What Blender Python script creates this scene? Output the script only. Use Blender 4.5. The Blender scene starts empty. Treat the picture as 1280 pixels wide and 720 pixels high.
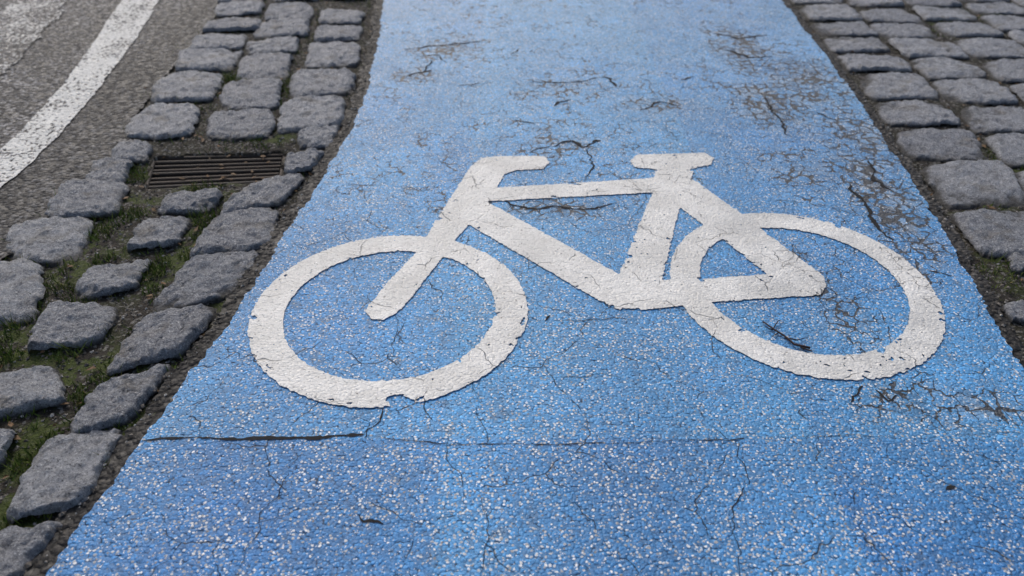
import bpy, math, random
import numpy as np
from mathutils import Vector
random.seed(7); rng=np.random.default_rng(7)
scene=bpy.context.scene
# ------------------------------------------------------------------ image pixels to ground plan
# Point tables hold image pixel coordinates, cast onto the ground from an assumed camera
# (height 1.5 m, dip 36 deg); plan() converts them to ground-plan metres (X right, Y ahead).
DIP=math.radians(36); HS=1.5; FS=960.0
def plan(u,v):
    dx=(u-640)/FS; dy=(360-v)/FS
    t=HS/(math.sin(DIP)-dy*math.cos(DIP))
    return (dx*t, t*(math.cos(DIP)+dy*math.sin(DIP)))
def PL(*a): return [plan(a[i],a[i+1]) for i in range(0,len(a),2)]

# ------------------------------------------------------------------ numpy noise
def h2(ix,iy,seed):
    n=(ix.astype(np.int64)*374761393+iy.astype(np.int64)*668265263+seed*1442695041)&0xffffffff
    n=((n^(n>>13))*1274126177)&0xffffffff
    n=(n^(n>>16))&0xffffffff
    return n/4294967295.0
def vn(x,y,seed=0):
    x=np.asarray(x,float); y=np.asarray(y,float)
    ix=np.floor(x); iy=np.floor(y); fx=x-ix; fy=y-iy
    fx=fx*fx*(3-2*fx); fy=fy*fy*(3-2*fy)
    a=h2(ix,iy,seed); b=h2(ix+1,iy,seed); c=h2(ix,iy+1,seed); d=h2(ix+1,iy+1,seed)
    return (a*(1-fx)+b*fx)*(1-fy)+(c*(1-fx)+d*fx)*fy
def fbm(x,y,s,seed=0,o=4):
    r=0;a=1;t=0
    for i in range(o):
        c,sn=math.cos(.6*i+.4),math.sin(.6*i+.4)
        r=r+a*(vn((x*c-y*sn)*s,(x*sn+y*c)*s,seed+i*17)-.5)*2; t+=a; a*=.5; s*=2.03
    return r/t
def und(x,y): return 0.004*fbm(x,y,1.3,5,2)

def mesh(name,verts,faces,mat=None,smooth=True,parent=None):
    me=bpy.data.meshes.new(name)
    verts=np.asarray(verts,dtype=np.float32)
    if isinstance(faces,np.ndarray):
        n,k=faces.shape
        me.vertices.add(len(verts)); me.vertices.foreach_set('co',verts.ravel())
        me.loops.add(n*k); me.loops.foreach_set('vertex_index',faces.astype(np.int32).ravel())
        me.polygons.add(n); me.polygons.foreach_set('loop_start',np.arange(0,n*k,k,dtype=np.int32))
        me.polygons.foreach_set('loop_total',np.full(n,k,dtype=np.int32))
        me.update(calc_edges=True); me.validate()
    else:
        me.from_pydata([tuple(map(float,v)) for v in verts],[],faces); me.update()
    me.polygons.foreach_set('use_smooth',np.full(len(me.polygons),smooth))
    ob=bpy.data.objects.new(name,me); scene.collection.objects.link(ob)
    if mat: me.materials.append(mat)
    if parent: ob.parent=parent
    return ob
def gridfaces(nx,ny,off=0):
    i=np.arange(nx-1)[None,:]; j=np.arange(ny-1)[:,None]
    a=(j*nx+i).ravel()+off
    return np.stack([a,a+1,a+nx+1,a+nx],1)

# ------------------------------------------------------------------ material helpers
class M:
    def __init__(s,name):
        s.m=bpy.data.materials.new(name); s.m.use_nodes=True
        s.t=s.m.node_tree; s.t.nodes.clear()
        s.out=s.t.nodes.new('ShaderNodeOutputMaterial'); s.b=s.t.nodes.new('ShaderNodeBsdfPrincipled')
        s.t.links.new(s.b.outputs[0],s.out.inputs[0])
        s.geo=s.t.nodes.new('ShaderNodeNewGeometry'); s.P=s.geo.outputs['Position']; s.isl=s.geo.outputs['Random Per Island']
    def set(s,inp,v):
        if isinstance(v,bpy.types.NodeSocket): s.t.links.new(v,inp)
        elif v is not None:
            try: inp.default_value=v
            except Exception: inp.default_value=(v[0],v[1],v[2],1)
    def math(s,op,a,b=None,c=None,clamp=False):
        n=s.t.nodes.new('ShaderNodeMath'); n.operation=op; n.use_clamp=clamp
        s.set(n.inputs[0],a)
        if b is not None: s.set(n.inputs[1],b)
        if c is not None: s.set(n.inputs[2],c)
        return n.outputs[0]
    def vm(s,op,a,b=None,scale=None):
        n=s.t.nodes.new('ShaderNodeVectorMath'); n.operation=op; s.set(n.inputs[0],a)
        if b is not None: s.set(n.inputs[1],b)
        if scale is not None: s.set(n.inputs['Scale'],scale)
        return n.outputs['Value'] if op in('LENGTH','DISTANCE') else n.outputs[0]
    def noise(s,sc,det=2,rough=.5,vec=None,color=False,dim='2D'):
        n=s.t.nodes.new('ShaderNodeTexNoise'); n.noise_dimensions=dim
        s.set(n.inputs['Vector'],vec or s.P); n.inputs['Scale'].default_value=sc
        n.inputs['Detail'].default_value=det; n.inputs['Roughness'].default_value=rough
        return n.outputs['Color' if color else 'Fac']
    def vor(s,sc,feat='F1',vec=None,rand=1.0,dim='2D'):
        n=s.t.nodes.new('ShaderNodeTexVoronoi'); n.feature=feat; n.voronoi_dimensions=dim
        s.set(n.inputs['Vector'],vec or s.P); n.inputs['Scale'].default_value=sc; n.inputs['Randomness'].default_value=rand
        if feat!='F1': return n.outputs['Distance']
        c=s.t.nodes.new('ShaderNodeSeparateColor'); s.set(c.inputs[0],n.outputs['Color'])
        return n.outputs['Distance'],c.outputs[0],c.outputs[1],c.outputs[2]
    def mr(s,v,a,b,c=0.,d=1.,smooth=True):
        n=s.t.nodes.new('ShaderNodeMapRange'); n.interpolation_type='SMOOTHSTEP' if smooth else 'LINEAR'
        s.set(n.inputs[0],v); s.set(n.inputs[1],a); s.set(n.inputs[2],b); s.set(n.inputs[3],c); s.set(n.inputs[4],d)
        return n.outputs[0]
    def mix(s,f,a,b,mode='MIX'):
        n=s.t.nodes.new('ShaderNodeMix'); n.data_type='RGBA'; n.blend_type=mode
        s.set(n.inputs[0],f)
        for i,v in ((6,a),(7,b)):
            if isinstance(v,tuple) and len(v)==3: v=(v[0],v[1],v[2],1)
            s.set(n.inputs[i],v)
        return n.outputs[2]
    def grey(s,v):
        c=s.t.nodes.new('ShaderNodeCombineColor'); [s.set(c.inputs[i],v) for i in range(3)]; return c.outputs[0]
    def bump(s,h,strength,dist,normal=None):
        n=s.t.nodes.new('ShaderNodeBump'); s.set(n.inputs['Height'],h)
        n.inputs['Strength'].default_value=strength; n.inputs['Distance'].default_value=dist
        if normal: s.set(n.inputs['Normal'],normal)
        return n.outputs[0]
    def blob(s,cx,cy,rx,ry):
        d=s.vm('SUBTRACT',s.P,(cx,cy,0)); d=s.vm('MULTIPLY',d,(1/rx,1/ry,0)); l=s.vm('LENGTH',d)
        return s.mr(l,0.2,1.0,1.0,0.0)
    def fin(s,col,rough,nrm=None,spec=.5):
        s.set(s.b.inputs['Base Color'],col if not(isinstance(col,tuple) and len(col)==3) else (*col,1))
        s.set(s.b.inputs['Roughness'],rough); s.set(s.b.inputs['Specular IOR Level'],spec)
        if nrm: s.set(s.b.inputs['Normal'],nrm)
        return s.m

def warp(m,sc,amt,vec=None,det=1):
    c=m.noise(sc,det,.55,vec,color=True); c=m.vm('SUBTRACT',c,(.5,.5,.5)); c=m.vm('SCALE',c,scale=amt)
    return m.vm('ADD',vec or m.P,c)

patches=[((925,60),.24,.6,1.05),((965,130),.28,.45,1.15),((1010,100),.3,.6,1.),((1100,245),.17,.7,1.3),((1080,175),.2,.5,1.05),((1150,505),.26,.13,.72),
 ((1050,385),.12,.30,.62),((560,60),.32,.3,.85),((520,95),.22,.18,.8),((700,180),.24,.14,.8),((700,260),.30,.11,.85),((820,130),.25,.16,.7),((1235,505),.14,.10,.7),((1000,330),.2,.2,.4),((1130,330),.12,.3,.75),((1010,220),.3,.3,.6),((700,110),.4,.2,.5)]
def surface(m,paint,is_white=False):
    wg=warp(m,60,.006)
    g,gr,gg,gb=m.vor(120,vec=wg)
    big=m.noise(1.9,3,.6); mid=m.noise(9,3,.6); fine=m.noise(55,4,.8)
    # block cracking, concentrated where the surface has failed
    w2=warp(m,14,.06,det=2); w2=warp(m,70,.014,w2)
    e2=m.vor(18,'DISTANCE_TO_EDGE',w2)
    pm=None
    for (c,rx,ry,a) in patches:
        x,y=plan(*c); b=m.math('MULTIPLY',m.blob(x,y,rx,ry),a)
        pm=b if pm is None else m.math('MAXIMUM',pm,b)
    cw=.35 if is_white else 1.0
    wid2=m.math('MULTIPLY',m.math('MULTIPLY',pm,m.mr(mid,.34,.64,0.12,1)),.16*cw)
    sx=m.t.nodes.new('ShaderNodeSeparateXYZ'); m.set(sx.inputs[0],m.P); X,Y=sx.outputs[0],sx.outputs[1]
    farm=m.math('MULTIPLY',m.mr(Y,1.9,3.2,.10,1),m.mr(big,.42,.6,0.25,1))
    wid2=m.math('ADD',wid2,m.math('MULTIPLY',m.math('MULTIPLY',farm,m.mr(mid,.49,.63,0,1)),.07*cw))
    c2=m.mr(m.math('SUBTRACT',e2,wid2),-.018,.012,1,0)
    c2=m.math('MULTIPLY',c2,m.mr(wid2,.006,.02,0,1))
    # hairline cracks
    w1=warp(m,7,.10,det=3)
    e1=m.vor(3.6,'DISTANCE_TO_EDGE',w1)
    c1=m.math('MULTIPLY',m.mr(e1,.001,.008,1,0),m.mr(mid,.44,.58,0,.8))
    crack=m.math('MAXIMUM',c1,c2,clamp=True)
    v=m.math('MULTIPLY',m.mr(big,.3,.7,.84,1.14,False),m.mr(fine,.25,.75,.60,1.36,False))
    v=m.math('MULTIPLY',v,m.mr(gr,0,1,.78,1.18,False))
    if is_white: v=m.mr(v,.6,1.3,.84,1.06,False)
    col=m.mix(1.0,paint,m.grey(v),'MULTIPLY')
    if not is_white:
        # film of road dirt rubbed into the paint
        dirt=m.math('MULTIPLY',m.mr(m.noise(13,5,.72),.5,.72,0,.6),m.mr(big,.35,.6,.3,1))
        col=m.mix(dirt,col,(.085,.14,.21))
        smear=m.math('MULTIPLY',m.math('MULTIPLY',m.math('POWER',pm,1.5),m.mr(m.noise(15,5,.8),.44,.56,0,1)),.65)
        col=m.mix(smear,col,(.035,.045,.065))
        pale=m.math('MULTIPLY',m.math('MULTIPLY',m.math('POWER',pm,.6),m.mr(m.noise(7,4,.7),.5,.62,0,1)),.3)
        col=m.mix(pale,col,(.42,.50,.58))
    else:
        col=m.mix(m.mr(m.noise(12,5,.75),.54,.72,0,.45),col,(.44,.44,.42))
        tire=m.math('MULTIPLY',m.mr(m.noise(5,4,.75),.42,.62,0,1),m.math('MULTIPLY',m.mr(X,.55,.95,0,1),.30))
        col=m.mix(tire,col,(.36,.37,.38))
    pit=m.math('MULTIPLY',m.mr(g,.5,.78,0,1),m.mr(gg,.3,.8,0,.4 if is_white else .9))
    col=m.mix(pit,col,(.22,.22,.21) if is_white else (.014,.03,.06))
    dens=m.mr(m.noise(4.2,3,.65),.34,.66,.0,.20)
    nearf=m.mr(Y,1.0,4.5,1.3,.6,False)
    thr=m.math('SUBTRACT',.98 if is_white else .935,m.math('MULTIPLY',m.math('MULTIPLY',dens,nearf),.3 if is_white else 1.0))
    sp=m.math('MULTIPLY',m.math('GREATER_THAN',gb,thr),m.mr(g,.3,.46,1,0))
    col=m.mix(m.math('MULTIPLY',sp,.95),col,m.mix(gg,(.2,.19,.18),(.92,.92,.9)))
    b2,br,bg_,bb=m.vor(210,vec=wg)
    bd=m.math('MULTIPLY',m.math('GREATER_THAN',br,.89),m.mr(b2,.3,.45,1,0))
    if not is_white: col=m.mix(m.math('MULTIPLY',bd,.85),col,m.mix(bg_,(.30,.33,.37),(.95,.96,.97)))
    col=m.mix(m.math('MULTIPLY',crack,.6 if is_white else .95),col,m.mix(gr,(.012,.012,.014),(.05,.05,.055)))
    hgt=m.math('MULTIPLY',m.math('SUBTRACT',1,m.math('MULTIPLY',g,g)),m.mr(gr,0,1,.2,1.2,False))
    hgt=m.math('ADD',hgt,m.math('MULTIPLY',fine,1.1))
    hgt=m.math('SUBTRACT',hgt,m.math('MULTIPLY',crack,2.0))
    n=m.bump(hgt,1.0,.0026 if is_white else .0045)
    return col,crack,n,X,Y
def mat_blue():
    m=M('blue_road_paint')
    sx=m.t.nodes.new('ShaderNodeSeparateXYZ'); m.set(sx.inputs[0],m.P); X,Y=sx.outputs[0],sx.outputs[1]
    xw=m.math('ADD',X,m.math('MULTIPLY',m.math('SUBTRACT',m.noise(8,2),.5),.03))
    s1=m.mr(xw,-.19,-.17,0,1); s2=m.mr(xw,.78,.80,0,1); s3=m.mr(Y,1.385,1.40,0,1)
    f=m.math('ADD',m.math('MULTIPLY',s1,.3),m.math('MULTIPLY',s2,-.35)); f=m.math('ADD',f,m.math('MULTIPLY',s3,.35))
    f=m.math('ADD',f,m.math('MULTIPLY',m.math('SUBTRACT',m.noise(1.2,3),.5),1.3)); f=m.math('ADD',f,.25,clamp=True)
    paint=m.mix(f,(.038,.205,.51),(.098,.365,.70))
    far_sheen=m.math('MULTIPLY',m.mr(Y,2.4,5.2,0,.45,False),m.mr(m.noise(3.5,5,.7),.3,.6,.4,1))  # glancing sky sheen painted into the lane colour, paler with distance
    paint=m.mix(far_sheen,paint,(.30,.50,.72))
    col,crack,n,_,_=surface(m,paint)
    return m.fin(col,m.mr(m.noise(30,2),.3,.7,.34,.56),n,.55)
def mat_white():
    m=M('white_road_paint')
    paint=m.mix(m.mr(m.noise(6,4,.7),.35,.7,0,1),(.68,.67,.64),(.84,.83,.80))
    col,crack,n,_,_=surface(m,paint,True)
    return m.fin(col,.5,n,.4)
def mat_asphalt(name,lo,hi,stripe=False,pw=3.2,edge=False):
    m=M(name)
    wg=warp(m,50,.007); g,r,r2,r3=m.vor(60,vec=wg)
    f=m.math('POWER',r,pw)
    col=m.mix(f,lo,hi); col=m.mix(m.mr(g,.35,.7,0,.9),col,tuple(x*.3 for x in lo))
    col=m.mix(1.0,col,m.grey(m.mr(m.noise(1.4,4,.6),.3,.7,.65,1.35)),'MULTIPLY')
    col=m.mix(m.mr(m.noise(90,2,.8),.58,.66,0,.5),col,hi)
    if edge:
        sx=m.t.nodes.new('ShaderNodeSeparateXYZ'); m.set(sx.inputs[0],m.P)
        d=m.math('ADD',sx.outputs[0],m.math('MULTIPLY',m.noise(4,4,.7),.25))
        col=m.mix(m.mr(d,-2.22,-1.98,0,.55),col,(.018,.017,.017))
    if stripe:
        hole=m.math('ADD',m.noise(40,4,.75),m.math('MULTIPLY',m.noise(5,3,.6),.5))
        hole=m.math('ADD',hole,m.math('MULTIPLY',m.mr(g,.4,.8,0,1),.16))
        k=m.mr(hole,stripe,stripe+.08,0,1)
        col=m.mix(k,m.mix(m.noise(20,3),(.5,.5,.48),(.8,.8,.78)),col)
    h=m.math('ADD',m.math('MULTIPLY',m.math('SUBTRACT',1,g),m.mr(r2,0,1,.3,1.1)),m.math('MULTIPLY',m.noise(50,3),.5))
    n=m.bump(h,1.0,.009)
    return m.fin(col,m.mr(m.noise(25,2),.3,.7,.55,.8),n,.3)
def mat_stone():
    m=M('granite')
    off=m.math('MULTIPLY',m.isl,37.0); cc=m.t.nodes.new('ShaderNodeCombineXYZ'); m.set(cc.inputs[0],off); m.set(cc.inputs[1],off)
    P=m.vm('ADD',m.P,cc.outputs[0])
    base=m.mix(m.isl,(.37,.385,.43),(.60,.615,.655))
    mott=m.noise(16,5,.75,P,dim='3D'); sp=m.noise(150,3,.9,P,dim='3D')
    col=m.mix(m.mr(mott,.34,.66,0,.65),base,(.20,.21,.24))
    col=m.mix(m.mr(sp,.55,.62,0,.9),col,(.88,.89,.91)); col=m.mix(m.mr(sp,.36,.45,.9,0),col,(.05,.053,.065))
    stain=m.noise(8,3,.6,P,dim='3D'); col=m.mix(m.mr(stain,.52,.72,0,.45),col,(.27,.23,.17))
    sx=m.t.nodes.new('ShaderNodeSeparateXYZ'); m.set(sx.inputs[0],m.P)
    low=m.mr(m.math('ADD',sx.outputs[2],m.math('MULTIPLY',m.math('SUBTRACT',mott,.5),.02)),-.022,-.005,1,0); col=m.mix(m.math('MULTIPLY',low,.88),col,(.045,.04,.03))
    cav=m.noise(50,6,.82,P,dim='3D')
    n=m.bump(cav,1.0,.045)
    return m.fin(col,m.mr(mott,.3,.7,.4,.65),n,.5)
def mat_soil():
    m=M('soil')
    a=m.noise(35,5,.75,dim='3D'); col=m.mix(m.mr(a,.3,.7,0,1),(.014,.012,.010),(.080,.068,.055))
    d,r,r2,r3=m.vor(110)
    col=m.mix(m.math('MULTIPLY',m.math('GREATER_THAN',r,.78),.8),col,m.mix(r2,(.07,.065,.06),(.38,.36,.33)))
    gm_=None
    for cx,cy,rr in greens:
        b=m.blob(cx,cy,rr*1.15,rr*1.15); gm_=b if gm_ is None else m.math('MAXIMUM',gm_,b)
    mo=m.math('MULTIPLY',m.mr(m.noise(9,4,.7),.43,.56,0,.85),m.math('ADD',gm_,.10,clamp=True)); col=m.mix(mo,col,m.mix(m.noise(90,2),(.03,.05,.01),(.13,.17,.03)))
    n=m.bump(m.math('ADD',a,m.noise(160,3,.7)),1.0,.016)
    return m.fin(col,.8,n,.25)
def mat_var(name,c1,c2,c3,rough=.7,spec=.3,metal=0,stain=None):
    m=M(name)
    col=m.mix(m.mr(m.isl,0,.6,0,1,False),c1,c2); col=m.mix(m.mr(m.isl,.7,1,0,1,False),col,c3)
    m.b.inputs['Metallic'].default_value=metal
    col=m.mix(m.mr(m.noise(60,3,dim='3D'),.4,.7,0,.6),col,stain or tuple(x*.5 for x in c1))
    return m.fin(col,rough,m.bump(m.noise(90,4,.7,dim='3D'),1,.004) if stain else None,spec)
greens=[plan(*p)+(r,) for p,r in [((100,320),.22),((20,420),.3),((100,460),.2),((250,310),.2),((205,445),.12),((150,530),.12),((60,545),.2),((25,640),.2),((370,100),.16),((285,95),.16),((240,290),.2),((262,268),.16),((255,232),.16),((1262,200),.18),((1250,270),.18),((1275,330),.18),((345,62),.14),((190,330),.2),((75,500),.2),((170,215),.12),((40,300),.15),((1268,20),.25),((320,310),.07),((285,370),.07),((130,650),.06),((165,250),.14),((120,290),.14),((345,165),.12),((1190,30),.2)]]

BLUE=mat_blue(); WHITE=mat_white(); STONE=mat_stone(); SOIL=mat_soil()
ROAD=mat_asphalt('road_asphalt',(.017,.017,.020),(.33,.33,.34),edge=True)
LINE=mat_asphalt('worn_line_paint',(.020,.020,.024),(.3,.3,.31),stripe=.84)
LINE2=mat_asphalt('ghost_line_paint',(.020,.020,.024),(.3,.3,.31),stripe=.68)
EDGE=mat_asphalt('edge_asphalt',(.014,.013,.013),(.085,.078,.07))
CR=M('crack_shadow'); CRACK=CR.fin(CR.mix(CR.noise(60,3),(.010,.010,.011),(.035,.035,.036)),.9,None,.2)
MOSS=mat_var('moss_blades',(.05,.08,.014),(.15,.21,.03),(.27,.23,.08))
GRAV=mat_var('gravel_stone',(.05,.045,.04),(.17,.15,.13),(.5,.48,.45))
IRON=mat_var('cast_iron',(.020,.018,.017),(.034,.027,.022),(.05,.036,.027),rough=.7,spec=.35,stain=(.055,.034,.022))
TWIG=mat_var('bark',(.03,.018,.015),(.04,.022,.02),(.05,.03,.025),rough=.6)
LEAF=mat_var('dead_leaf',(.09,.05,.02),(.16,.09,.04),(.22,.14,.07))

# ------------------------------------------------------------------ edges of the lane
LEp=PL(478,-30,478,0,477,30,468,70,458,120,440,160,420,195,395,235,362,285,330,335,300,380,270,425,235,470,200,515,181,545,155,580,120,630,85,680,58,720)
REp=PL(956,-30,978,0,1000,30,1025,60,1055,100,1085,140,1115,190,1150,240,1185,300,1215,350,1250,415,1282,470)
RDp=PL(262,0,245,35,215,65,195,90,158,135,150,170,100,215,50,260,-20,320)
def curve(pts,near,far):
    pts=sorted([near]+list(pts)+[far],key=lambda p:p[1]); xs=np.array([p[0] for p in pts]); ys=np.array([p[1] for p in pts])
    def f(y):
        y=np.asarray(y,float)
        return (np.interp(y-.06,ys,xs)+np.interp(y,ys,xs)+np.interp(y+.06,ys,xs))/3
    return f
LE=curve(LEp,(-1.15,-2.),(-1.6,14.)); RE=curve(REp,(1.28,-2.),(2.6,14.)); RD=curve(RDp,(-1.8,-2.),(-2.9,14.))

ys=np.concatenate([np.arange(-1.5,.6,.05),np.arange(.6,6.5,.012),np.arange(6.5,14,.06)])
def strip(name,xl,xr,nx,zoff,mat,jl=.006,jr=.006):
    t=np.linspace(0,1,nx)
    a=xl(ys)+jl*fbm(ys,ys*0,12,31,4)+jl*.5*fbm(ys,ys*0,90,8,2); b=xr(ys)+jr*fbm(ys,ys*0+5,12,77,4)+jr*.5*fbm(ys,ys*0+5,90,9,2)
    X=a[:,None]*(1-t)+b[:,None]*t; Y=np.repeat(ys[:,None],nx,1)
    Z=und(X,Y)+zoff
    return mesh(name,np.stack([X,Y,Z],-1).reshape(-1,3),gridfaces(nx,len(ys)),mat)
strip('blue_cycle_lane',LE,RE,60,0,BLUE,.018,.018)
strip('asphalt_path_base',lambda y:LE(y)-.06,lambda y:RE(y)+.05,60,-.007,EDGE,.03,.03)
strip('road',lambda y:RD(y)*0-30,lambda y:RD(y)+.06,60,-.014,ROAD,0,.03)
SRp=PL(197,0,170,45,125,105,75,165,30,208,0,232); SLp=PL(150,0,120,45,85,95,45,140,0,185)
SR=curve(SRp,(-2.05,-2.),(-3.3,14.)); SL=curve(SLp,(-2.32,-2.),(-3.65,14.))
strip('edge_line_marking',SL,SR,8,-.009,LINE,.012,.012)
strip('ghost_line_marking',lambda y:SL(y)-.75,lambda y:SL(y)-.36,8,-.009,LINE2,.05,.05)

# ------------------------------------------------------------------ soil bed and far ground
gx=np.arange(-2.5,4.2,.02); gy=np.arange(.2,7.5,.02)
GX,GY=np.meshgrid(gx,gy)
def soilz(x,y): return -.027+.008*fbm(x,y,7,3,5)+.005*fbm(x,y,30,9,2)
mesh('soil_bed',np.stack([GX,GY,soilz(GX,GY)],-1).reshape(-1,3),gridfaces(len(gx),len(gy)),SOIL)
gm=M('ground'); gm=gm.fin(gm.mix(gm.noise(3,5),(.03,.027,.02),(.09,.085,.05)),.9,gm.bump(gm.noise(30,4),1,.02),.2)
me=bpy.data.meshes.new('ground'); me.from_pydata([(x,y,-.075) for x,y in [(-200,-200),(200,-200),(200,200),(-200,200),(-2.0,2.6),(-.9,2.6),(-.9,3.5),(-2.0,3.5)]],[],[(0,1,5,4),(1,2,6,5),(2,3,7,6),(3,0,4,7)]); me.materials.append(gm)
g=bpy.data.objects.new('ground',me); scene.collection.objects.link(g)

# ------------------------------------------------------------------ bicycle marking (signed distance -> cut sheet)
polys=[PL(680,196,686,203,678,211,645,213,630,218,624,228,615,245,600,265,575,292,550,325,512,375,495,392,480,400,466,400,458,392,462,383,490,350,520,318,533,300,545,278,563,250,577,228,590,208,605,198,625,196),
 PL(600,237,818,223,822,240,605,252),
 PL(600,250,625,262,775,345,800,365,775,388,748,375,582,278),
 PL(820,215,866,215,858,235,848,262,826,350,815,380,768,375,776,340,808,262,818,240),
 PL(797,194,880,192,891,198,888,206,860,212,858,225,825,226,822,212,795,209,788,202),
 PL(855,222,870,228,930,272,1028,346,1032,358,1025,368,990,370,962,346,895,292,848,258),
 PL(800,352,880,350,965,344,1022,345,1031,357,1022,369,900,377,800,388)]
def polysdf(x,y,pts):
    d=np.full(x.shape,9.); ins=np.zeros(x.shape,bool); n=len(pts)
    for i in range(n):
        ax,ay=pts[i]; bx,by=pts[(i+1)%n]
        ex,ey=bx-ax,by-ay; px,py=x-ax,y-ay
        t=np.clip((px*ex+py*ey)/(ex*ex+ey*ey),0,1)
        d=np.minimum(d,np.hypot(px-t*ex,py-t*ey))
        c=(ay>y)!=(by>y)
        xi=ax+(y-ay)*ex/(ey if abs(ey)>1e-9 else 1e-9)
        ins^=c&(x<xi)
    return np.where(ins,-d,d)
cs=.0045
bx=np.arange(-.87,1.45,cs); by=np.arange(1.46,3.3,cs); BX,BY=np.meshgrid(bx,by)
F=np.full(BX.shape,9.)
for p in polys: F=np.minimum(F,polysdf(BX,BY,p)-.003)
def ring(cx,cy,rx,ry,th):
    r=np.hypot((BX-cx)/rx,(BY-cy)/ry); rr=(rx+ry)/2
    return np.abs((r-1)*rr+th/2)-th/2
F=np.minimum(F,ring(-.388,1.945,.438,.44,.104)); F=np.minimum(F,ring(.965,2.08,.43,.468,.104))
bbx,bby=plan(784,367); F=np.minimum(F,(np.hypot((BX-bbx)/.10,(BY-bby)/.085)-1)*.09)
F+=.0025*fbm(BX,BY,35,11,3)+.0045*fbm(BX,BY,110,15,2)
chip=fbm(BX,BY,30,44,4); F=np.where(F>-.02,np.maximum(F,(chip-.50)*.05),F)
fine_=fbm(BX,BY,80,91,3); pch=np.clip(fbm(BX,BY,3,61,2)+.1,0,1); F=np.maximum(F,(fine_+pch*.25-.62)*.03)
wx,wy=plan(500,495); F=np.maximum(F,.020+.02*fbm(BX,BY,30,3,3)-np.hypot((BX-wx)/1.8,BY-(wy-.022)))
def march(name,X,Y,F,mat,zoff):
    ny,nx=F.shape; V=[];idx={};faces=[]
    def pv(j,i):
        k=(0,j,i)
        if k not in idx: idx[k]=len(V); V.append((X[j,i],Y[j,i]))
        return idx[k]
    def ev(a,b):
        if a>b:a,b=b,a
        k=(1,a,b)
        if k not in idx:
            fa,fb=F[a],F[b]; t=fa/(fa-fb); idx[k]=len(V)
            V.append((X[a]+(X[b]-X[a])*t,Y[a]+(Y[b]-Y[a])*t))
        return idx[k]
    I=F<0
    any_=I[:-1,:-1]|I[1:,:-1]|I[:-1,1:]|I[1:,1:]
    for j,i in zip(*np.nonzero(any_)):
        cor=[(j,i),(j,i+1),(j+1,i+1),(j+1,i)]; out=[]
        for k in range(4):
            a,b=cor[k],cor[(k+1)%4]
            if I[a]: out.append(pv(*a))
            if I[a]!=I[b]: out.append(ev(a,b))
        if len(out)>=3: faces.append(out)
    V=np.array(V); z=und(V[:,0],V[:,1])+zoff
    return mesh(name,np.column_stack([V,z]),faces,mat)
march('bicycle_marking',BX,BY,F,WHITE,.004)

# ------------------------------------------------------------------ individual cracks as narrow ribbons
cracks=[([(178,549),(230,547),(300,548),(380,548),(455,543)],.015,0),
([(455,545),(560,556),(700,556),(800,553),(930,549)],.0030,0),([(960,548),(1060,545),(1120,546)],.0018,1),([(1190,543),(1290,540)],.0018,1),
([(380,560),(345,620),(300,700),(290,730)],.002,1),([(480,512),(468,535),(455,548)],.005,1),([(445,645),(455,652),(480,655)],.008,1),
([(920,550),(930,600),(915,650),(925,725)],.003,1),([(505,62),(560,55),(605,52)],.020,1),([(690,182),(715,176),(730,184),(745,178)],.020,1),
([(620,250),(660,262),(700,258),(740,262),(775,252)],.014,1),([(690,132),(715,124)],.020,1),([(800,138),(825,128),(845,132)],.018,1),([(505,95),(540,88)],.02,1),
([(490,330),(500,400),(490,450)],.0025,1),([(655,397),(700,403),(800,398)],.0025,1),([(700,470),(740,468),(780,472)],.003,1),([(735,184),(740,210),(730,225)],.010,1),([(660,100),(700,104),(760,97)],.012,1),
([(1062,503),(1080,484)],.010,1),([(600,620),(610,670),(600,725)],.002,1),([(440,282),(420,300),(380,310)],.004,1),([(755,95),(770,108)],.018,1),([(690,182),(660,190)],.008,1),
([(430,290),(445,320)],.003,1),([(1180,610),(1192,606)],.012,1),([(1160,340),(1190,345)],.01,1),([(1095,487),(1110,500),(1125,497)],.010,1),([(680,402),(690,396)],.012,1),
([(740,178),(752,176)],.02,1),([(540,75),(530,90)],.012,1),([(575,108),(600,104)],.012,1),([(670,330),(700,322),(740,325)],.003,1),([(430,440),(455,455)],.003,1),
([(1060,230),(1085,262),(1100,290),(1120,300)],.022,1),([(1085,200),(1095,225),(1115,240)],.016,1),([(955,120),(975,150),(985,172)],.018,1),([(890,42),(925,48),(960,44)],.018,1),([(905,62),(935,72),(965,70)],.018,1),([(1020,140),(1045,150)],.012,1),
([(520,70),(545,68),(560,78)],.012,1),([(640,70),(650,60)],.010,1),([(850,100),(868,96)],.010,1),([(640,150),(668,156)],.009,1)]
cv=[];cf=[]
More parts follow.
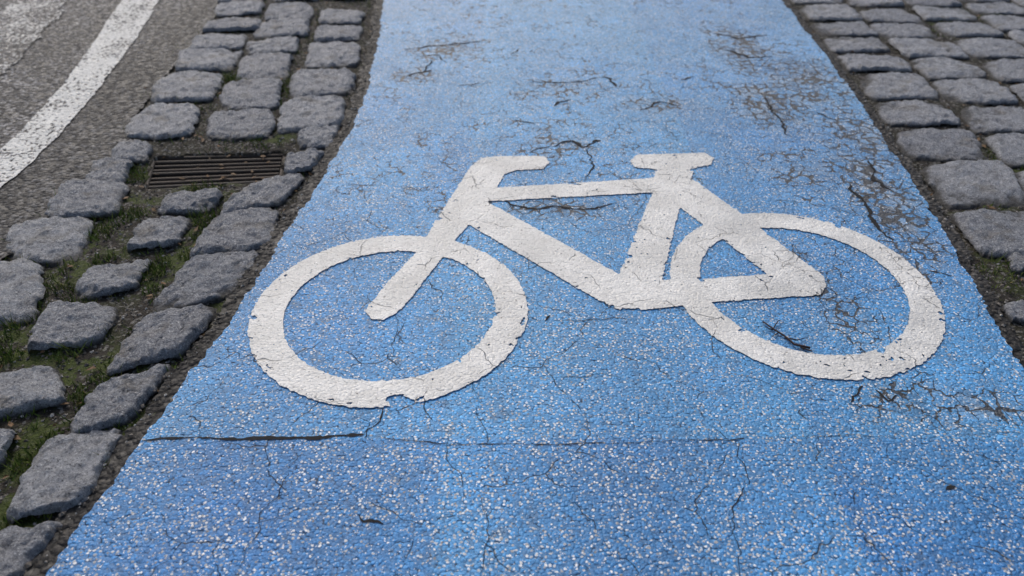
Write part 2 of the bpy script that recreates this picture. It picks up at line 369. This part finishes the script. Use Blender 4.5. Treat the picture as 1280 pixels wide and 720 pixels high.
for k,(pts,w,tap) in enumerate(cracks):
    pts=[np.array(plan(*p)) for p in pts]; path=[]
    for a,b in zip(pts[:-1],pts[1:]):
        n=max(2,int(np.linalg.norm(b-a)/.008))
        for i in range(n): path.append(a+(b-a)*i/n)
    path.append(pts[-1]); path=np.array(path); N=len(path)
    s=np.arange(N)*.008; d=np.gradient(path,axis=0); d/=np.linalg.norm(d,axis=1)[:,None]+1e-9; nn=np.stack([-d[:,1],d[:,0]],1)
    amp=.024 if k>3 else .006
    path=path+nn*(amp*fbm(s,s*0+k*3.3,22,k,4)[:,None])
    u=np.linspace(0,1,N); ww=w*(.30+.9*np.clip(vn(s*28,s*0+k,k+50)+.5*fbm(s,s*0+k*1.7,90,k,2),0,1.3))
    if tap: ww=ww*np.sqrt(np.clip(4*u*(1-u),0.02,1))
    if k==0: ww=ww*np.clip(np.interp(u,[0,.1,.3,.55,.8,.95,1],[.35,.5,.7,.75,1.1,.9,.2]),0,2)
    o=len(cv)
    for i in range(N):
        for sgn in(-.5,.5):
            p=path[i]+nn[i]*ww[i]*sgn*(1+.5*(vn(i*.7,k+sgn*9,3)-.5)); cv.append((p[0],p[1],float(und(p[0],p[1]))+.0018))
    for i in range(N-1): cf.append((o+2*i,o+2*i+1,o+2*i+3,o+2*i+2))
mesh('pavement_cracks',cv,cf,CRACK)

# ------------------------------------------------------------------ granite setts
quadsL=[(372,162,420,153,418,180,370,184),(360,192,402,187,392,208,352,213),(318,222,384,212,345,252,276,266),(268,262,352,257,338,303,242,316),
(232,325,322,310,288,362,188,384),(180,392,268,376,230,440,132,462),(120,476,214,452,165,520,80,542),(62,548,158,529,95,628,5,640),(-20,665,72,655,10,735,-90,745),
(204,243,270,237,262,258,194,264),(180,272,240,268,222,300,155,308),(115,330,183,320,172,352,95,368),(62,378,148,370,120,420,38,432),(-10,458,60,455,75,500,-10,515),(-60,540,20,535,-10,590,-90,600),
(150,172,190,173,182,196,138,199),(118,200,165,199,155,224,106,226),(85,226,158,228,140,262,55,268),(20,270,115,270,90,320,-5,320),(-60,330,48,328,40,395,-70,400),(-160,410,-30,405,-40,470,-200,480),
(160,130,250,127,240,168,155,170),(200,90,280,88,262,122,186,124),(225,62,302,60,290,84,215,87),(245,40,315,38,304,58,235,60),(262,20,328,18,320,35,252,38),(272,2,330,0,325,15,265,17),
(258,140,342,135,335,168,252,172),(280,102,350,98,348,130,272,135),(300,68,368,66,360,94,292,97),(310,47,378,45,370,63,302,65),(325,25,388,24,383,42,318,44),(335,5,393,4,390,21,328,22),
(352,125,438,118,430,155,345,162),(370,85,443,85,438,113,362,120),(385,52,448,52,444,80,376,82),(395,30,452,30,449,49,388,50),(402,10,455,10,453,27,397,27)]
QL=[PL(*q) for q in quadsL]
for col,(a,b) in enumerate([(0.0,.31),(.345,.66),(.69,1.0)]):
    y=5.42+.05*col
    while y<12:
        L=.27+.07*random.random()
        def xx(t,yy): l=float(RD(yy))+.04; r=float(LE(yy))-.11; return l+(r-l)*t
        QL.append([(xx(a,y+L-.03),y+L-.03),(xx(b,y+L-.03),y+L-.03),(xx(b,y),y),(xx(a,y),y)]); y+=L
QR=[]
for k in range(6):
    y=11.9-.1*((k*7)%4)
    yend=2.30 if k==0 else (1.2)
    while y>yend:
        L=.29+.10*random.random(); w0=.07+k*.385; w1=w0+.36+.02*random.random()
        if k==0 and y<3: w0+=.015
        sl=.04*random.random()-.03
        g_=.020+.022*random.random()
        QR.append([(float(RE(y))+w0,y),(float(RE(y))+w1,y+sl),(float(RE(y-L))+w1,y-L+g_+sl),(float(RE(y-L))+w0,y-L+g_)])
        y-=L
QR+= [PL(1252,372,1300,372,1310,398,1262,396),PL(1262,300,1330,300,1340,335,1272,335)]
NS=46
u=np.linspace(-1,1,NS); u=u*(1.35-.35*u*u)
S,T=np.meshgrid(u,u); sf=gridfaces(NS,NS)
def setts(name,quads,top,amp,rnd=.07,seedo=0,grow=0.0):
    V=[];Fc=[];o=0
    for k,q in enumerate(quads):
        q=np.array(q); c=q.mean(0); q=c+(q-c)*(1+(grow if c[1]<3.1 else grow*.25))
        q=q+np.array([[random.uniform(-.014,.014) for _ in range(2)] for _ in range(4)])
        rr=rnd*(.2+1.0*random.random())
        s=S*(1-rr*T*T); t=T*(1-rr*S*S)
        a=(1-s)/2;b=(1+s)/2;d=(1+t)/2;e=(1-t)/2
        p=(a*d)[...,None]*q[0]+(b*d)[...,None]*q[1]+(b*e)[...,None]*q[2]+(a*e)[...,None]*q[3]
        x,y=p[...,0],p[...,1]; sd=seedo+k*13
        x0,y0=x,y
        x=x+.018*fbm(x0,y0,14,sd,4)+.006*fbm(x0,y0,60,sd+3,2); y=y+.018*fbm(x0,y0,14,sd+5,4)+.006*fbm(x0,y0,60,sd+7,2)
        r=(np.abs(S)**9+np.abs(T)**9)**(1/9)
        cut=.86+.10*fbm(x,y,18,sd+2,3)
        prof=np.sqrt(np.clip(1-np.clip((r-cut)/(1.05-cut),0,1)**2,0,1))
        tx,ty=(random.random()-.5)*.018,(random.random()-.5)*.018
        z=-.058+(top+.058+.008*(random.random()-.5))*prof
        f1=fbm(x,y,10,sd+11,4); rid=1-np.abs(fbm(x,y,15,sd+9,4))*3
        z=z+prof*(amp*f1+amp*.5*rid+amp*.9*fbm(x,y,60,sd+12,3)+tx*S+ty*T-.002*(S*S+T*T))
        for _ in range(4):
            an=random.random()*6.28; dd=random.uniform(.5,1.0); pr=S*math.cos(an)+T*math.sin(an)-dd
            z=z-np.clip(pr,0,1)*.045*random.random()
        V.append(np.stack([x,y,z],-1).reshape(-1,3)); Fc.append(sf+o); o+=NS*NS
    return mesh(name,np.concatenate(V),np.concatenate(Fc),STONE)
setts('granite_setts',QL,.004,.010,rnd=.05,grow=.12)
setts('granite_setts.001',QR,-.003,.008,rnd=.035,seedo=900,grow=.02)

# ------------------------------------------------------------------ drain grate
gp=[np.array(p) for p in PL(190,188,354,184,347,220,178,228)]
root=bpy.data.objects.new('drain_grate',None); scene.collection.objects.link(root)
def box(V,Fc,a,b,w,z0,z1):
    a=np.array(a);b=np.array(b);d=(b-a)/np.linalg.norm(b-a);n=np.array([-d[1],d[0]])*w/2;o=len(V);bv=.004
    for z,k in((z0,1),(z1-bv,1),(z1,.5)):
        for p,s in((a,-1),(b,-1),(b,1),(a,1)): q=p+n*s*k; V.append((q[0],q[1],z))
    for l in(0,4):
        for i in range(4): Fc.append((o+l+i,o+l+(i+1)%4,o+l+4+(i+1)%4,o+l+4+i))
    Fc.append((o+8,o+9,o+10,o+11))
V=[];Fc=[]
fl,fr,nr,nl=gp
for a,b in((fl,fr),(nr,nl)): box(V,Fc,a,b,.016,-.11,-.034)
for a,b in((fr,nr),(nl,fl)): box(V,Fc,a,b,.016,-.11,-.0355)
mesh('frame',V,Fc,IRON,False,root)
V=[];Fc=[]
nb=7
for i in range(nb):
    t=(i+.9)/(nb+.8); a=fl+(nl-fl)*t; b=fr+(nr-fr)*t; a=a+(b-a)*.02; b=b-(b-a)*.02
    jt=random.uniform(-.004,.004)
    box(V,Fc,a+np.array([0,jt]),b-np.array([0,jt]),.018+random.uniform(-.002,.002),-.085,-.037+random.uniform(-.003,.002))
mesh('bars',V,Fc,IRON,False,root)
V=[];Fc=[]
for t in(.33,.66): box(V,Fc,fl+(fr-fl)*t,nl+(nr-nl)*t,.014,-.080,-.050)
mesh('cross_ties',V,Fc,IRON,False,root)
sb=bpy.data.objects['soil_bed'].data; co=np.empty(len(sb.vertices)*3,dtype=np.float32); sb.vertices.foreach_get('co',co); co=co.reshape(-1,3)
sd=polysdf(co[:,0].astype(float),co[:,1].astype(float),[tuple(p) for p in gp])
deb=-.20+.10*np.clip(fbm(co[:,0],co[:,1],6,88,3)+.2,0,1)
co[:,2]=np.where(sd<-.005,deb,co[:,2]); sb.vertices.foreach_set('co',co.ravel()); sb.update()

# ------------------------------------------------------------------ scatter: gravel, moss, leaves
allq=[np.array(q) for q in QL+QR]
def inside_any(x,y,shr=.98):
    r=np.zeros(x.shape,bool)
    for q in allq:
        c=q.mean(0); qq=c+(q-c)*shr
        m=(abs(x-c[0])<.35)&(abs(y-c[1])<.35)
        if not m.any(): continue
        idx=np.nonzero(m)[0]; r[idx]|=polysdf(x[idx],y[idx],[tuple(p) for p in qq])<0
    return r
def sample(n,y1=6.0):
    x=rng.uniform(-2.1,3.2,n); y=rng.uniform(.8,y1,n)
    k=((x>RD(y)-.02)&(x<LE(y)-.02))|((x>RE(y)+.02))
    x,y=x[k],y[k]; k=~inside_any(x,y)&~(polysdf(x,y,[tuple(p) for p in gp])<.01); return x[k],y[k]
x,y=sample(80000)
V=[];Fc=[]
octf=[(0,2,4),(2,1,4),(1,3,4),(3,0,4),(2,0,5),(1,2,5),(3,1,5),(0,3,5)]
for i in range(min(len(x),14000)):
    onpath=(x[i]>LE(y[i])-.07 and x[i]<LE(y[i])) or (x[i]<RE(y[i])+.05 and x[i]>0)
    r=.0018+.0060*random.random()**2.7
    z=(-.004 if onpath else float(soilz(x[i],y[i]))+.001); o=len(V)
    for d in((1,0,0),(-1,0,0),(0,1,0),(0,-1,0),(0,0,.7),(0,0,-.5)):
        k=r*(.7+.6*random.random()); V.append((x[i]+d[0]*k+random.uniform(-.3,.3)*r,y[i]+d[1]*k+random.uniform(-.3,.3)*r,z+d[2]*k))
    Fc+=[tuple(o+j for j in f) for f in octf]
mesh('gravel',V,Fc,GRAV,False)
x,y=sample(560000,5.6)
w=np.zeros(len(x))
for cx,cy,r in greens: w=np.maximum(w,np.clip(1.35-np.hypot(x-cx,y-cy)/r,0,.9))
w=np.maximum(w,.08*(x<0))*np.clip((fbm(x,y,11,21,4)+.12)*3.0,0,1)
w=np.where(x>LE(y)-.07,w*.3,w)
k=rng.random(len(x))<w; x,y=x[k][:60000],y[k][:60000]
V=np.zeros((len(x),3,3)); n=len(x)
ang=rng.uniform(0,6.283,n); tall=rng.random(n)**6; hh=.007+.012*rng.random(n)+.040*tall; ww=.0017+.0014*rng.random(n); le=hh*rng.uniform(.1,1.0,n); la=rng.uniform(0,6.283,n)
z=soilz(x,y)+.004*np.clip(fbm(x,y,9,21,4),0,1)
V[:,0]=np.stack([x+np.cos(ang)*ww,y+np.sin(ang)*ww,z],-1); V[:,1]=np.stack([x-np.cos(ang)*ww,y-np.sin(ang)*ww,z],-1)
V[:,2]=np.stack([x+np.cos(la)*le,y+np.sin(la)*le,z+hh],-1)
mesh('moss',V.reshape(-1,3),np.arange(n*3).reshape(-1,3),MOSS,False)
x,y=sample(7000,5.5); V=[];Fc=[]
gxr=[tuple(fl+(fr-fl)*random.random()*.95+(nl-fl)*random.random()*.95) for _ in range(25)]
pts=list(zip(x,y))[:320]+gxr
for i,(px,py) in enumerate(pts):
    r=.006+.014*random.random(); a=random.random()*6.28; z=(float(soilz(px,py))+.006) if i<len(pts)-25 else -.034; o=len(V)
    for j in range(6):
        b=a+j*1.047; k=r*(1 if j%3==0 else .5)*random.uniform(.7,1.1); V.append((px+math.cos(b)*k,py+math.sin(b)*k,z+random.uniform(0,.008)))
    Fc.append(tuple(range(o,o+6)))
mesh('dead_leaves',V,Fc,LEAF,False)

# ------------------------------------------------------------------ twig lying in the rear wheel
def tube(V,Fc,pts,r0,r1):
    pts=[np.array(p) for p in pts]; o=len(V); N=len(pts)
    for i,p in enumerate(pts):
        d=pts[min(i+1,N-1)]-pts[max(i-1,0)]; d/=np.linalg.norm(d); a=np.cross(d,(0,0,1)); a/=np.linalg.norm(a); b=np.cross(a,d); r=r0+(r1-r0)*i/(N-1)
        for k in range(6): q=p+r*(a*math.cos(k*1.047)+b*math.sin(k*1.047)); V.append(tuple(q))
    for i in range(N-1):
        for k in range(6): Fc.append((o+i*6+k,o+i*6+(k+1)%6,o+i*6+6+(k+1)%6,o+i*6+6+k))
V=[];Fc=[]
def tw(*a,z=.006):
    return [(p[0],p[1],z+.004*(i%2)) for i,p in enumerate(PL(*a))]
tube(V,Fc,tw(953,404,965,414,980,422,992,434,1012,437,z=.007),.0022,.0040)
tube(V,Fc,tw(965,414,972,404,976,402),.002,.001); tube(V,Fc,tw(965,414,956,412),.002,.001); tube(V,Fc,tw(980,424,996,428,1006,424),.0025,.001); tube(V,Fc,tw(972,418,964,424),.002,.001); tube(V,Fc,tw(1000,436,1014,442),.003,.0015)
mesh('twig',V,Fc,TWIG)

# ------------------------------------------------------------------ light, sky, camera
EL=math.radians(42); AZ=math.radians(-25)
w=bpy.data.worlds.new('World'); scene.world=w; w.use_nodes=True; nt=w.node_tree
bg=nt.nodes['Background']; sky=nt.nodes.new('ShaderNodeTexSky'); sky.sky_type='NISHITA'; sky.sun_disc=False
sky.sun_elevation=EL; sky.sun_rotation=AZ; sky.air_density=1.0; sky.dust_density=4.0; sky.ozone_density=1.0
nt.links.new(sky.outputs[0],bg.inputs[0]); bg.inputs[1].default_value=.13
sl=bpy.data.lights.new('sun','SUN'); sl.energy=1.5; sl.angle=math.radians(12); sl.color=(1,.98,.95)
so=bpy.data.objects.new('sun',sl); scene.collection.objects.link(so)
d=Vector((math.sin(AZ)*math.cos(EL),math.cos(AZ)*math.cos(EL),math.sin(EL))); so.rotation_euler=d.to_track_quat('Z','Y').to_euler()
cam=bpy.data.cameras.new('camera'); co_=bpy.data.objects.new('camera',cam); scene.collection.objects.link(co_); scene.camera=co_
co_.location=(0,0,1.5); co_.rotation_euler=(math.radians(54),0,0); cam.lens=27; cam.sensor_width=36; cam.clip_end=600; cam.clip_start=.05
cam.dof.use_dof=True; cam.dof.focus_distance=2.3; cam.dof.aperture_fstop=2.2
scene.view_settings.view_transform='Standard'; scene.view_settings.look='None'; scene.view_settings.exposure=0
